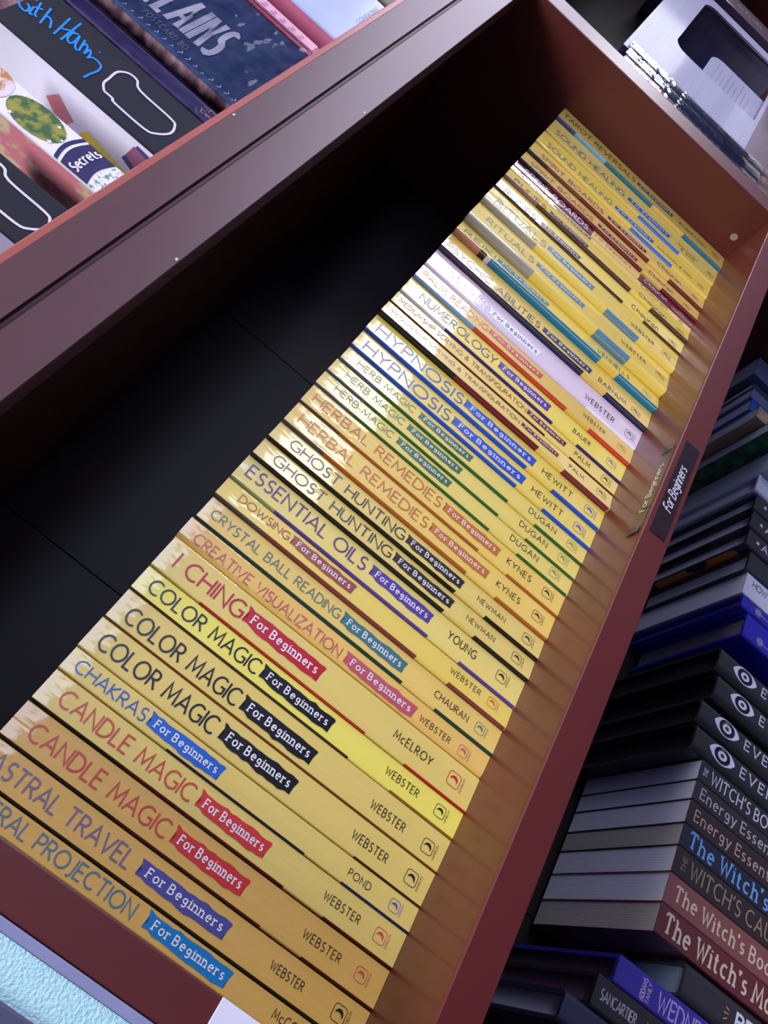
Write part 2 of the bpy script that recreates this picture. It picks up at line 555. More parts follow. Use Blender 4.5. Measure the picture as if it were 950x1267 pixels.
# left x, spine colour, title, title colour, t0, t1, cap(mm), banner0, banner1, bannerH(mm), banner colour, author, a0, a1, aCap(mm), emblem v, emblem mm, emblem colour, centre x, p(mm), rl(mm), stripes, label
BOOKS = [
 (.0235, Y_SHADED, 'ASTRAL PROJECTION', (88, 120, 140), .0060, .0898, 6.4, .0956, .139, 7.4, (20, 122, 190), 'McCOY', .1635, .179, 3.6, .191, 7, BLK, .0300, .6, 1.0, [], 'yellow paperback beside the left upright, grey-blue title ASTRAL PROJECTION, blue banner'),
 (.0357, Y_SHADED, 'ASTRAL TRAVEL', (122, 104, 132), .0062, .0772, 7.4, .0811, .1282, 7.6, DUSK, 'WEBSTER', .1526, .1704, 3.6, .1905, 8, BLK, .0442, .8, 1.0, [(0, HT, (40, 28, 22))], 'yellow paperback with grey-purple title ASTRAL TRAVEL and indigo banner'),  # near-black strip down the edge paints the dark gap between books
 (.0526, Y_SHADED, 'CANDLE MAGIC', (196, 72, 52), .0094, .082, 7.6, .0844, .1243, 8.2, RED, 'WEBSTER', .1579, .179, 3.7, .1909, 7, (196, 84, 60), .0618, 1.0, 1.0, dflt((96, 22, 20), (30, 20, 18), .06), 'left one of the two yellow CANDLE MAGIC paperbacks, beside ASTRAL TRAVEL'),  # upper near-black part paints gap shade, dark red below is cover print
 (.0710, Y, 'CANDLE MAGIC', (204, 76, 60), .0096, .0818, 7.6, .0844, .1239, 8.2, (206, 56, 52), 'WEBSTER', .1578, .1787, 3.7, .1909, 7.4, (204, 76, 60), .0797, 1.0, 1.0, dflt((110, 24, 22), (30, 20, 18), .05), 'right one of the two yellow CANDLE MAGIC paperbacks, beside CHAKRAS'),  # gap shade painted near-black at the top, dark red print below
 (.0879, Y, 'CHAKRAS', (50, 98, 180), .0054, .0438, 6.0, .0453, .0866, 7.4, (30, 98, 196), 'POND', .1631, .1762, 3.4, .1909, 6.6, (40, 92, 190), .0942, .8, 0.8, [(.06, .14, (24, 26, 60)), (LO, HT, (24, 30, 110))], 'yellow paperback with thin blue title CHAKRAS and blue banner'),
 (.1006, Y, 'COLOR MAGIC', BLK, .0064, .0728, 8.4, .0758, .1194, 8.6, (20, 18, 20), 'WEBSTER', .1562, .1776, 4.2, .1928, 8, BLK, .1093, .5, 0.8, [(LO, HT, (60, 30, 14))], 'leftmost of the three yellow COLOR MAGIC paperbacks, beside CHAKRAS'),
 (.1184, Y, 'COLOR MAGIC', BLK, .0074, .0735, 8.4, .0756, .1196, 8.6, (20, 18, 20), 'WEBSTER', .1568, .178, 4.2, .1931, 8, BLK, .1263, .4, 0.8, [(0, HT, (128, 70, 20))], 'middle one of the three yellow COLOR MAGIC paperbacks'),
 (.1365, YB, 'COLOR MAGIC', BLK, .0066, .0729, 7.6, .0746, .1191, 8.0, (20, 18, 20), 'WEBSTER', .1553, .1764, 3.9, .1909, 7.4, BLK, .1445, .6, 0.9, [(0, .135, (60, 50, 30)), (LO, HT, (150, 110, 30))], 'brighter lemon yellow paperback titled COLOR MAGIC, beside I CHING'),
 (.1519, Y, 'I CHING', CRIM, .0084, .0499, 9.2, .0512, .1003, 9.6, (186, 26, 44), 'McELROY', .1498, .1749, 4.6, .1901, 9, (186, 30, 50), .1627, 1.2, 0.8, [(.03, .136, (190, 50, 40)), (LO, HT, (190, 20, 34))], 'thick yellow paperback with crimson title I CHING and crimson banner'),
 (.1725, (234, 192, 124), 'CREATIVE VISUALIZATION', (196, 98, 96), .008, .1034, 6.0, .1064, .1539, 7.6, (190, 88, 100), 'WEBSTER', .1583, .1792, 3.4, .1883, 7, PINK, .1784, .3, 3.5, [], 'yellow paperback with pink title CREATIVE VISUALIZATION and pink banner'),
 (.1867, (234, 200, 130), 'CRYSTAL BALL READING', (98, 124, 110), .0053, .0908, 5.6, .0925, .1359, 7.6, TEAL, 'CHAURAN', .158, .1815, 4.0, .1901, 7.2, TEAL, .1953, 1.0, 1.4, dflt((24, 66, 56)), 'yellow paperback with sage green title CRYSTAL BALL READING and teal banner'),
 (.2035, (234, 206, 118), 'DOWSING', (158, 76, 56), .0116, .045, 5.0, .0466, .0898, 7.0, (150, 66, 58), 'WEBSTER', .1601, .1818, 3.4, .1903, 7, (190, 100, 60), .2127, 2.3, 1.3, dflt(BRN, (96, 78, 74), .034), 'yellow paperback with short rust title DOWSING and rust banner'),
 (.2185, (234, 212, 146), 'ESSENTIAL OILS', (96, 60, 130), .0053, .088, 8.4, .0914, .1354, 8.0, PUR, 'YOUNG', .149, .1694, 5.2, .1886, 8, BLK, .2296, 1.4, 1.2, dflt(PUR, (150, 170, 110), .03), 'yellow paperback with purple title ESSENTIAL OILS and purple banner'),
 (.2376, Y, 'GHOST HUNTING', (44, 36, 26), .0113, .0957, 7.4, .0977, .1414, 7.4, (38, 30, 22), 'NEWMAN', .153, .1741, 3.6, .1913, 7.6, BLK, .2461, 2.6, 1.0, dflt((22, 18, 16)), 'left one of the two yellow GHOST HUNTING paperbacks, beside ESSENTIAL OILS'),
 (.2530, Y, 'GHOST HUNTING', (44, 36, 26), .0125, .0962, 7.4, .098, .1407, 7.4, (38, 30, 22), 'NEWMAN', .1531, .1743, 3.6, .1918, 7.6, BLK, .2613, 2.4, 1.0, dflt((22, 18, 16)), 'right one of the two yellow GHOST HUNTING paperbacks, beside HERBAL REMEDIES'),
 (.2686, (236, 202, 122), 'HERBAL REMEDIES', (190, 112, 58), .0068, .1036, 7.6, .1057, .151, 7.2, (196, 112, 44), 'KYNES', .1589, .1771, 4.4, .191, 7.8, BLK, .2789, 2.1, 1.0, dflt((178, 98, 36), (86, 76, 96), .03), 'left one of the two yellow HERBAL REMEDIES paperbacks, beside GHOST HUNTING'),
 (.2876, (236, 202, 122), 'HERBAL REMEDIES', (190, 112, 58), .0052, .1042, 7.4, .1063, .1507, 7.2, (196, 112, 44), 'KYNES', .1582, .1775, 4.4, .1907, 7.8, BLK, .2974, 1.3, 1.0, dflt((178, 98, 36), (110, 76, 60), .03), 'right one of the two yellow HERBAL REMEDIES paperbacks, beside HERB MAGIC'),
 (.3052, (232, 208, 128), 'HERB MAGIC', (84, 118, 70), .0113, .0563, 5.2, .0599, .1026, 6.4, GRN, 'DUGAN', .1534, .1761, 4.4, .1894, 7.6, (110, 140, 80), .3134, 1.3, .9, dflt((48, 104, 48), (92, 100, 120), .03), 'leftmost of the three HERB MAGIC paperbacks, beside HERBAL REMEDIES'),
 (.3189, (232, 208, 128), 'HERB MAGIC', (84, 118, 70), .0107, .0567, 5.2, .0599, .1035, 6.4, GRN, 'DUGAN', .1539, .1769, 4.4, .1901, 7.6, (110, 140, 80), .3272, 1.3, .9, dflt((48, 104, 48), (92, 100, 130), .03), 'middle one of the three yellow HERB MAGIC paperbacks'),
 (.3328, (232, 208, 128), 'HERB MAGIC', (84, 118, 70), .0108, .0568, 5.2, .0607, .1042, 6.4, GRN, 'DUGAN', .1543, .1771, 4.4, .1905, 7.6, (110, 140, 80), .3408, 1.6, .9, dflt((48, 104, 48), (92, 100, 150), .03), 'rightmost of the three HERB MAGIC paperbacks, beside HYPNOSIS'),
 (.3471, (236, 208, 116), 'HYPNOSIS', (46, 84, 160), .007, .0778, 9.4, .0801, .1416, 8.2, (26, 76, 190), 'HEWITT', .1494, .1759, 5.2, .1902, 9, DBLU, .3564, 2.0, 1.2, dflt((28, 84, 200)), 'left one of the two HYPNOSIS paperbacks, beside HERB MAGIC'),
 (.3654, (236, 208, 116), 'HYPNOSIS', (46, 84, 160), .0065, .0789, 9.4, .0805, .1422, 8.2, (26, 76, 190), 'HEWITT', .1499, .1763, 5.2, .1919, 9, DBLU, .3751, 2.4, 1.2, dflt((28, 84, 200)), 'right one of the two HYPNOSIS paperbacks, beside the scrying ones'),
 (.3846, (238, 208, 132), 'MEDIUMSHIP SCRYING & TRANSFIGURATION', (148, 70, 52), .0047, .1187, 4.0, .1206, .1541, 4.8, MAR, 'PALM', .1647, .1779, 4.0, .1937, 7.6, BLK, .3957, 4.2, 1.4, [(0, .065, (26, 22, 26)), (.065, UP, MAR), (LO, HT, (124, 40, 56))], 'left one of the two SCRYING paperbacks, beside HYPNOSIS with maroon wrapped edge'),
 (.4012, (238, 208, 132), 'MEDIUMSHIP SCRYING & TRANSFIGURATION', (148, 70, 52), .0042, .1183, 4.0, .1194, .155, 4.8, MAR, 'PALM', .164, .1782, 4.0, .1931, 7.6, BLK, .4084, .7, .8, dflt((90, 30, 24)), 'right one of the two SCRYING paperbacks, beside NUMEROLOGY'),
 (.4146, (238, 214, 112), 'NUMEROLOGY', (88, 62, 110), .0133, .0817, 7.8, .0843, .1314, 7.8, (86, 46, 150), 'BAUER', .1549, .1709, 4.0, .1904, 8, (110, 80, 150), .4252, 1.4, 1.4, dflt((60, 36, 110), (210, 210, 220), .04), 'yellow paperback with dull purple title NUMEROLOGY and violet banner'),
 (.4338, (226, 190, 100), 'PALM READING', (200, 104, 52), .0040, .0634, 6.6, .0649, .1143, 6.4, (206, 66, 56), 'WEBSTER', .155, .1762, 3.8, .1918, 7.2, (226, 120, 60), .4450, 2.8, 1.6, [(0, .055, (128, 164, 214)), (.055, .142, (196, 60, 44)), (.164, HT, (206, 56, 44))], 'dull gold paperback with orange READING title and red banner'),
 (.4517, (226, 206, 222), 'PRAYER', (244, 240, 246), .0179, .0528, 8.6, .0553, .1045, 7.8, (238, 236, 246), 'WEBSTER', .15, .1785, 4.8, .1935, 8.4, (70, 60, 80), .4615, .6, 3.0, [(.155, HT, (240, 236, 246))], 'pale lilac paperback with white title PRAYER'),
 (.4743, (230, 196, 112), 'PSYCHIC ABILITIES', (66, 56, 50), .0033, .0929, 7.6, .0958, .1439, 7.4, (28, 38, 72), 'BARNUM', .1521, .1794, 5.0, .189, 8, (60, 50, 50), .4850, 4.4, 1.6, dflt(NAVY, (62, 44, 66), .05), 'gold paperback with black PSYCHIC ABILITIES title and navy banner'),
 (.4984, (234, 204, 106), 'REIKI', (20, 112, 130), .0058, .0355, 6.8, .0379, .0888, 7.0, (20, 122, 160), 'VENNELLS', .1396, .1724, 5.0, .1905, 8, (120, 160, 150), .5103, 6.2, 2.0, [(0, .024, (190, 130, 110)), (.024, .030, (30, 24, 26)), (.030, .034, (226, 220, 230)), (.034, .145, CYAN), (.163, HT, CYAN)], 'yellow paperback with teal title REIKI and bright cyan wrapped edge'),
 (.5185, (236, 206, 114), 'RITUALS', (120, 134, 120), .0132, .0607, 9.0, .0637, .1129, 7.6, (78, 128, 166), 'WEBSTER', .1532, .1791, 4.4, .1936, 8.2, BLK, .5400, 7.5, 5.0, [(0, .0656, (158, 152, 138)), (.131, .165, STL)], 'left one of the two RITUALS paperbacks, beside REIKI'),
 (.5503, (236, 206, 114), 'RITUALS', (120, 134, 120), .0094, .0612, 9.0, .0633, .1121, 7.6, (78, 128, 166), 'WEBSTER', .1536, .1789, 4.4, .1916, 8.2, BLK, .5655, 4.2, 4.0, [(0, .055, (158, 152, 138)), (.13, .165, STL)], 'right one of the two RITUALS paperbacks, beside RUNES'),
 (.5774, (238, 210, 118), 'RUNES', (104, 86, 78), .0083, .0418, 7.2, .047, .0892, 5.6, (76, 58, 76), 'Chauran', .1469, .1765, 5.4, .1922, 7.4, (90, 76, 70), .5835, 1.6, 1.6, dflt((58, 34, 24)), 'leftmost of the RUNES paperbacks, beside RITUALS'),
 (.5959, (238, 210, 118), 'RUNES', (104, 86, 78), .0085, .0426, 7.2, .047, .0891, 5.6, (76, 58, 76), 'Chauran', .1468, .1773, 5.4, .1929, 7.4, (90, 76, 70), .6030, 3.2, 1.6, dflt((70, 38, 42), (150, 112, 110), .035), 'middle RUNES paperback, dark brown wrapped edge'),
 (.6117, (230, 196, 108), 'RUNES', (104, 86, 78), .0088, .0419, 4.4, .0465, .0884, 3.2, (76, 58, 76), 'Chauran', .1456, .1761, 3.6, .1915, 5, (90, 76, 70), .6150, .2, .8, [], 'thin RUNES paperback beside the maroon spine'),
 (.6188, (104, 18, 34), 'SPIRIT BOARDS', (226, 220, 234), .0101, .0808, 6.0, .0892, .1304, 5.6, None, 'Chauran', .1462, .1722, 4.0, .1886, 5.6, (200, 150, 150), .6240, .2, .8, [], 'maroon SPIRIT BOARDS paperback with white title'),
 (.6286, (226, 186, 118), 'SPIRIT BOARDS', (158, 84, 66), .0091, .0796, 6.8, .0854, .1308, 5.8, (118, 24, 38), 'Chauran', .1448, .1726, 5.0, .1889, 7, (100, 80, 70), .6383, 3.0, 1.6, dflt((104, 20, 36), (30, 22, 22), .032), 'yellow SPIRIT BOARDS paperback right beside the maroon spine'),
 (.6467, (230, 194, 122), 'SPIRIT BOARDS', (158, 84, 66), .0114, .0833, 6.8, .0884, .1336, 5.8, (118, 24, 38), 'Chauran', .1477, .1753, 5.0, .1917, 7, (100, 80, 70), .6574, 3.0, 1.6, [(0, .022, (30, 26, 22)), (.022, .060, (110, 56, 40)), (.060, .14, (108, 24, 34)), (.164, HT, (104, 20, 36))], 'yellow SPIRIT BOARDS paperback beside SOUND HEALING'),
 (.6667, (236, 204, 100), 'SOUND HEALING', (110, 118, 124), .0097, .0852, 7.0, .0892, .135, 6.0, (36, 100, 200), 'GOLDMAN & SIMS', .1406, .1824, 3.0, .193, 7, (100, 90, 80), .6772, 2.0, 1.8, [(.111, .161, (22, 104, 214))], 'left one of the two SOUND HEALING paperbacks, brighter yellow'),
 (.6905, (224, 196, 124), 'SOUND HEALING', (98, 110, 136), .0073, .0894, 7.4, .0942, .1452, 6.2, (36, 100, 200), 'GOLDMAN', .1562, .1796, 3.0, .1956, 7.4, (100, 90, 80), .7025, 2.0, 1.8, [(.111, .161, (22, 104, 214))], 'right one of the two SOUND HEALING paperbacks, beside TAROT REVERSALS'),
 (.7176, (214, 182, 116), 'TAROT REVERSALS', (96, 88, 64), .0034, .0908, 7.8, .0938, .1383, 6.2, (26, 96, 116), 'ROBERTSON', .1475, .1803, 3.8, .1923, 8, (110, 90, 60), .7335, 3.2, 1.6, [(0, .022, (50, 72, 140)), (.022, .059, (128, 176, 204)), (.059, .117, (20, 110, 128)), (.156, HT, (16, 106, 138))], 'rightmost yellow paperback, olive title TAROT REVERSALS'),
]
XR = .7436
GROUP = 'yellow beginner paperbacks on the middle shelf'
for i, B in enumerate(BOOKS):
    (x0, ycol, title, tcol, t0, t1, cap, b0, b1, bh, bcol, auth, a0, a1, acap, ev, es, ecol, cx, p, rl, segs, lab) = B
    x1 = BOOKS[i + 1][0] if i + 1 < len(BOOKS) else XR
    p *= .001; rl *= .001
    t = x1 - x0 - 0.0003
    gapd = 0.0003 if i in (0, 1, 2) else 0
    H = HT + random.uniform(-.0006, .0006)
    S = Spine(t - gapd, H, 0.133, p, min(rl, t * .4), .0008)
    r = thing('book', lab, 'book', (x0, 0, 0), GROUP)
    if ycol[0] > 200 and ycol[2] < 160:
        ycol = (ycol[0], ycol[1] + 1, int(ycol[2] * (.80 if ycol[2] > 110 else .84)))
    book_body(r, S, cover(ycol), PAGES)
    # centre of the print on the spine, corrected for the spine standing proud
    uc = cx * (0.3743 - p * .5) / 0.3743 - x0
    f = S.front()
    if segs:
        stripes(r, S, segs)
    if title == 'SPIRIT BOARDS' and bcol is None:
        mb = MB()
        U = S.us()
        mb.quad_strip([(u, S.y(u) - .0001, H - .0865) for u in U], [(u, S.y(u) - .0001, H - .1405) for u in U])
        flat('yellow_spine_panel', mb, ink((222, 186, 108)), r)
    mb = MB()
    cap *= .001
    text(mb, title, t0, t1, uc - cap * .5, cap, f, wt=0.122 if cap > .005 else .13)
    flat('title_lettering', mb, ink(tcol), r)
    if bcol is None:
        mb = MB()
        text(mb, 'For beginners', b0, b1, uc - .0012, .0030, f, wt=.11, serif=.1)
        flat('series_lettering', mb, ink((70, 50, 40)), r)
    else:
        banner(r, S, b0, b1, uc, bh * .001, bcol, (90, 96, 120) if title == 'PRAYER' else CREAM)
    mb = MB()
    acap *= .001
    ac = (226, 214, 224) if bcol is None else (54, 44, 38)
    if title == 'SOUND HEALING' and auth == 'GOLDMAN':
        text(mb, 'GOLDMAN', a0, a1, uc + .0012, acap, f, wt=.1)
        text(mb, '& SIMS', a0 + .004, a1 - .002, uc - .0032, acap, f, wt=.1)
    else:
        text(mb, auth, a0, a1, uc - acap * (.33 if auth == 'Chauran' else .5), acap, f, wt=.115, gap=.26)
    flat('author_lettering', mb, ink(ac), r)
    emblem(r, S, ev, uc, es * .00085, ecol)

# ------------------------------------------------------------------ bookcase
YF = -0.0561
bc = thing('bookcase', 'mahogany bookcase with grooved rail, holding the row of yellow paperbacks', 'bookcase', (0, 0, 0))


def panel(name, x0, x1, y0, y1, z0, z1, m, bev=0.0007):
    mb = MB()
    mb.box(x0, x1, y0, y1, z0, z1)
    return obj(name, mb, m, bc, bevel=bev)


panel('shelf_board', .0207, .7437, YF + .0022, .176, -.0188, -.0001, SHELF)
fr = panel('shelf_front_edge', .0207, .7437, YF, YF + .0021, -.0192, .0002, EDGE, .0005)
panel('shelf_board', .7665, 1.70, YF, .176, -.0192, 0, SHELF)
panel('shelf_board', .0207, .7437, YF, .176, -.4145, -.3957, SHELF)
panel('shelf_board', .7665, 1.70, YF, .176, -.4145, -.3957, SHELF)
panel('shelf_board', .0207, .7437, YF + .0127, .176, .318, .3365, SHELF)
panel('shelf_board', .7665, 1.70, YF + .0127, .176, .318, .3365, SHELF)
panel('side_panel', .7440, .7662, YF + .0005, .176, -1.0, .3175, WOODV, .001)
panel('side_panel', .7440, .7662, YF + .0130, .176, .337, .9, WOODV, .001)
panel('side_panel', .0027, .0204, YF + .0005, .176, -1.0, .3175, WOODV, .0008)
panel('side_panel', .0027, .0204, YF + .0130, .176, .337, .9, WOODV, .0008)
panel('side_panel', 1.7005, 1.7205, YF, .176, -1.0, .9, WOODV, .001)
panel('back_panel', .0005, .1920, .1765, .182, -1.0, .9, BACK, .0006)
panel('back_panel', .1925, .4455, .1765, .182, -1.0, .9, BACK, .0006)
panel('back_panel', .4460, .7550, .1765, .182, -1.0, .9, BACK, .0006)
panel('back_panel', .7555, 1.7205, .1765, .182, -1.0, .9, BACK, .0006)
# grooved face rail in front of the upper shelf
mb = MB()
prof = [(YF, .2895), (YF, .3128), (YF + .0012, .3134), (YF + .0008, .3142), (YF + .0028, .3150), (YF + .0028, .3163), (YF, .3168), (YF, .3362), (YF + .0008, .3370), (YF + .0125, .3370), (YF + .0125, .2890), (YF + .0006, .2890)]
n = len(prof)
X0, X1 = .0027, 1.7
for x in (X0, X1):
    for (y, z) in prof:
        mb.v.append((x, y, z))
for k in range(n):
    mb.f.append((k, (k + 1) % n, n + (k + 1) % n, n + k))
mb.f.append(tuple(range(n - 1, -1, -1)))
mb.f.append(tuple(range(n, 2 * n)))
obj('face_rail', mb, WOOD, bc)
LIP = mat('lit_lip_laminate', (166, 84, 76), rough=.4, coat=.3, var=.05, nscale=30)  # paler salmon than the rail: light on the lip put into its colour
panel("shelf_lip", .0027, 1.7, YF + .003, YF + .0122, .33705, .3422, LIP, .0008)
# stile end with label, shelf pin holes
PIN = mat('pin_hole_steel', (190, 186, 190), rough=.35, metal=.7, var=.1, nscale=300)


def disc(name, c, r, m, parent, axis='x', thick=.0006):
    mb = MB()
    k = 20
    ring = []
    for d in (0, -thick):
        ring.append([])
        for q in range(k):
            a = 2 * math.pi * q / k
            if axis == 'x':
                ring[-1].append((c[0] + d, c[1] + r * math.cos(a), c[2] + r * math.sin(a)))
            else:
                ring[-1].append((c[0] + r * math.cos(a), c[1] + d, c[2] + r * math.sin(a)))
    mb.quad_strip(ring[0], ring[1], close=True)
    mb.poly(ring[1])
    return obj(name, mb, m, parent)


disc('pin_hole_bushing', (.7441, -.0197, .0097), .0034, PIN, bc)
# chips of missing laminate on the rail
for (cx_, cz_) in ((.454, .2905), (.3705, .3345), (.262, .2903)):
    mb = MB()
    mb.box(cx_, cx_ + .0016, YF - .0002, YF + .0004, cz_, cz_ + .0013)
    obj('laminate_chip', mb, mat('bare_chip', (214, 206, 210), rough=.7), bc)

# shelf label and tape
LAB = mat('black_label_film', (34, 16, 24), rough=.4, coat=.4, coat_r=.2, var=.1, nscale=60)
lb = thing('shelf_label', 'black shelf label reading For Beginners on the shelf front edge', 'label', (.3405, YF - .0002, -.0160))
mb = MB()
mb.box(0, .0855, -.0004, 0, 0.0006, .0125)
obj('label_card', mb, LAB, lb)
mb = MB()
text(mb, 'For Beginners', .0215, .0625, .0042, .0066, lambda s, h: (s, -.0006, h), wt=.11, serif=.07, slant=.32, gap=.12, space=.28)
flat('label_lettering', mb, ink((220, 214, 236)), lb)

tp = thing('label_tape', 'translucent olive tape strip with faded lettering on the shelf top', 'tape', (.3370, -.0535, .0001))
TAPE = bpy.data.materials.new('clear_olive_tape')
TAPE.use_nodes = True
bt = TAPE.node_tree.nodes['Principled BSDF']
bt.inputs['Base Color'].default_value = lin((104, 88, 60))
bt.inputs['Roughness'].default_value = .3
bt.inputs['Alpha'].default_value = .42
mb = MB()
mb.box(.003, .080, 0.0005, .0125, 0, .0003)
obj('tape_strip', mb, TAPE, tp)
mb = MB()
text(mb, 'For Beginners', .020, .066, .0044, .0052, lambda s, h: (s, h, .00045), wt=.12, serif=.06, slant=.2, gap=.12, space=.28)
flat('faded_lettering', mb, ink((196, 180, 176)), tp)
for (a, b) in ((.0, .0065), (.0795, .0865)):
    mb = MB()
    mb.box(a, b, .002, .0125, 0.0004, .0008)
    obj('dark_tape_end', mb, LAB, tp, bevel=.0002)
mb = MB()
mb.box(.0225, .0232, .001, .012, 0.0003, .0006)
obj('tape_crease', mb, LAB, tp)

wl = thing('paper_label', 'white paper label at the foot of the left upright', 'label', (.0112, YF - .0006, .045))
mb = MB()
mb.box(0, .0092, 0, .0005, 0, .0345)
obj('label_card', mb, mat('white_label_paper', (222, 220, 240), rough=.5, var=.02), wl, bevel=.0002)

# ------------------------------------------------------------------ walls
mb = MB()
mb.box(-.60, -.0014, YF + .0011, .20, -1.2, 1.2)
WALL = mat('pale_blue_orange_peel_paint', (180, 226, 236), rough=.5, rgb2=(186, 230, 240), nscale=200, bump=.7, bscale=800, coat=.1)
wa = structure(obj('wall_left', mb, WALL, bevel=0))
mb = MB()
mb.box(-.0012, .0024, YF + .0003, YF + .0042, -1.2, 1.2)
structure(obj('trim_1', mb, mat('lavender_edge_trim', (142, 144, 182), rough=.4, coat=.3, var=.04), bevel=.0006))
mb = MB()
mb.box(-.045, -.0158, YF - .0012, YF + .0009, -1.2, 1.2)
structure(obj('trim_2', mb, mat('slate_grey_trim', (78, 80, 108), rough=.5, var=.06), bevel=.001))
mb = MB()
mb.box(-.6, 2.6, .205, .22, -1.2, 1.2)
structure(obj('wall_back', mb, mat('dark_back_wall', (60, 60, 70), rough=.8)))
mb = MB()
mb.box(-2.2, 3.4, -3.4, .22, -1.25, -1.2)
structure(obj('floor', mb, mat('grey_carpet', (88, 84, 92), rough=.9, bump=.4, bscale=500)))

# ------------------------------------------------------------------ lower shelf books
LGROUP = 'books standing on the lower shelf'


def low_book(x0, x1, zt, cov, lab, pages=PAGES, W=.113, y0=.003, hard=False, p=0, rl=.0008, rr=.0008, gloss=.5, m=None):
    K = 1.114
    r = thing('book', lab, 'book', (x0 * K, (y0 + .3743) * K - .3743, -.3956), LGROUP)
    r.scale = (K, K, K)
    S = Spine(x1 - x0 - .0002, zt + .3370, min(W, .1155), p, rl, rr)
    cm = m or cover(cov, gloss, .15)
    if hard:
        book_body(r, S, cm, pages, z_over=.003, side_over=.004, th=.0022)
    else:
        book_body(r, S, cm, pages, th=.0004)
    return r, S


def low_text(r, S, txt, s0, s1, uc, cap, col, part='title_lettering', **k):
    mb = MB()
    text(mb, txt, s0, s1, uc - cap * .5, cap, S.front(), **k)
    flat(part, mb, ink(col), r)


# far left
r, S = low_book(.0985, .1140, -.0925, (44, 52, 78), 'dark slate book at the left end of the lower shelf, nearest the left wall', hard=True, W=.15, rl=.004, rr=.003, gloss=.3)
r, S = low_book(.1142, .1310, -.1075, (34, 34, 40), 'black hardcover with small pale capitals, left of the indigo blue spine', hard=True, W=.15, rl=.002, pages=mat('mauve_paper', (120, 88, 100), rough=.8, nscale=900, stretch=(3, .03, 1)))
low_text(r, S, 'SANCARTIER', .0045, .0290, .0085, .0052, (170, 166, 176), part='author_lettering', wt=.13)
low_text(r, S, 'MO', .0360, .0440, .0085, .0052, (170, 166, 176), wt=.13)
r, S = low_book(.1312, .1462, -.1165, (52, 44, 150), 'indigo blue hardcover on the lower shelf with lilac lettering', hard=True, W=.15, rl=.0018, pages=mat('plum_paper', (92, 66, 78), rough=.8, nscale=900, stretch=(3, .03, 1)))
mb = MB()
fS = S.front()
text(mb, 'ADDAMS', -.0055, .0055, .0002, .0030, lambda s, h: fS(.0210 - h, .0072 + s), wt=.15)
text(mb, 'FAMILY', -.0048, .0048, -.0034, .0026, lambda s, h: fS(.0210 - h, .0072 + s), wt=.12)
flat('series_lettering', mb, ink((196, 176, 222)), r)
low_text(r, S, 'WEDNESDAY', .0300, .0850, .0072, .0088, (168, 150, 214), wt=.12, serif=.06)
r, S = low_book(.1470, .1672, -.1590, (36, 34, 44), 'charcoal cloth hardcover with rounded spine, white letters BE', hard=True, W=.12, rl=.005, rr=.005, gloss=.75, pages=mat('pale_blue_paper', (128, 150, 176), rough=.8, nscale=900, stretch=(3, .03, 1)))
low_text(r, S, 'BEETLE', .0400, .0800, .0095, .0080, (214, 220, 236), wt=.2)
mb = MB()
for a, b in (((.0310, .0060), (.0335, .0075)), ((.0306, .0095), (.0340, .0098)), ((.0312, .0125), (.0340, .0118))):
    ribbon(mb, [a, b], .0003, S.front())
flat('printed_rays', mb, ink((190, 150, 120)), r)
# the witch set
WS = [
 (.1677, .1852, (98, 38, 48), "The Witch's Magic", .0050, .1050, .0100, (212, 194, 170), .15, 'maroon paperback, widest of the witch books, large cream lettering', PAGES2),
 (.1852, .2035, (132, 78, 74), "The Witch's Book of Spells", .0065, .1300, .0082, (212, 190, 170), .12, 'dusty pink-brown witch paperback with cream lettering', PAGES),
 (.2035, .2205, (42, 34, 38), "WITCH'S CAULDRON", .0125, .1150, .0090, (150, 134, 112), .06, 'near-black paperback with bronze CAULDRON lettering', PAGES),
 (.2205, .2353, (26, 32, 52), "The Witch's Herbs", .0060, .1100, .0092, (110, 160, 220), .14, 'navy paperback with bright blue lettering The Witch', PAGES2),
 (.2353, .2514, (44, 32, 34), "Energy Essentials for Witches", .0050, .1400, .0070, (186, 160, 158), .08, 'dark brown paperback of the pair with Energy Essentials lettering', PAGES),
 (.2514, .2652, (40, 38, 44), "Energy Essentials for Witches", .0050, .1400, .0070, (184, 176, 186), .08, 'charcoal paperback of the pair with Energy Essentials lettering', PAGES),
 (.2652, .2798, (34, 33, 42), "WITCH'S BOOK", .0095, .0720, .0078, (206, 204, 222), .07, "black paperback with white capitals WITCH'S BOOK", PAGES),
]
for (xa, xb, c, tx, s0, s1, cap, tc, sf, lab, pg) in WS:
    r, S = low_book(xa, xb, -.1322, c, lab, pages=pg, W=.1125)
    low_text(r, S, tx, s0, s1, (xb - xa) * .5, cap, tc, wt=.11 if sf < .1 else .15, serif=sf, gap=.2, space=.34, wob=.04 if sf >= .1 else 0)
    if tx in ("WITCH'S CAULDRON", "WITCH'S BOOK"):
        mb = MB()
        fS = S.front()
        w2 = .0045 if 'CAUL' in tx else .0028
        vv = .0088 if 'CAUL' in tx else .0060
        text(mb, 'THE', -w2, w2, 0, .0030, lambda s, h: fS(vv - h, (xb - xa) * .5 + s), wt=.12, serif=.08)
        flat('small_lettering', mb, ink(tc), r)
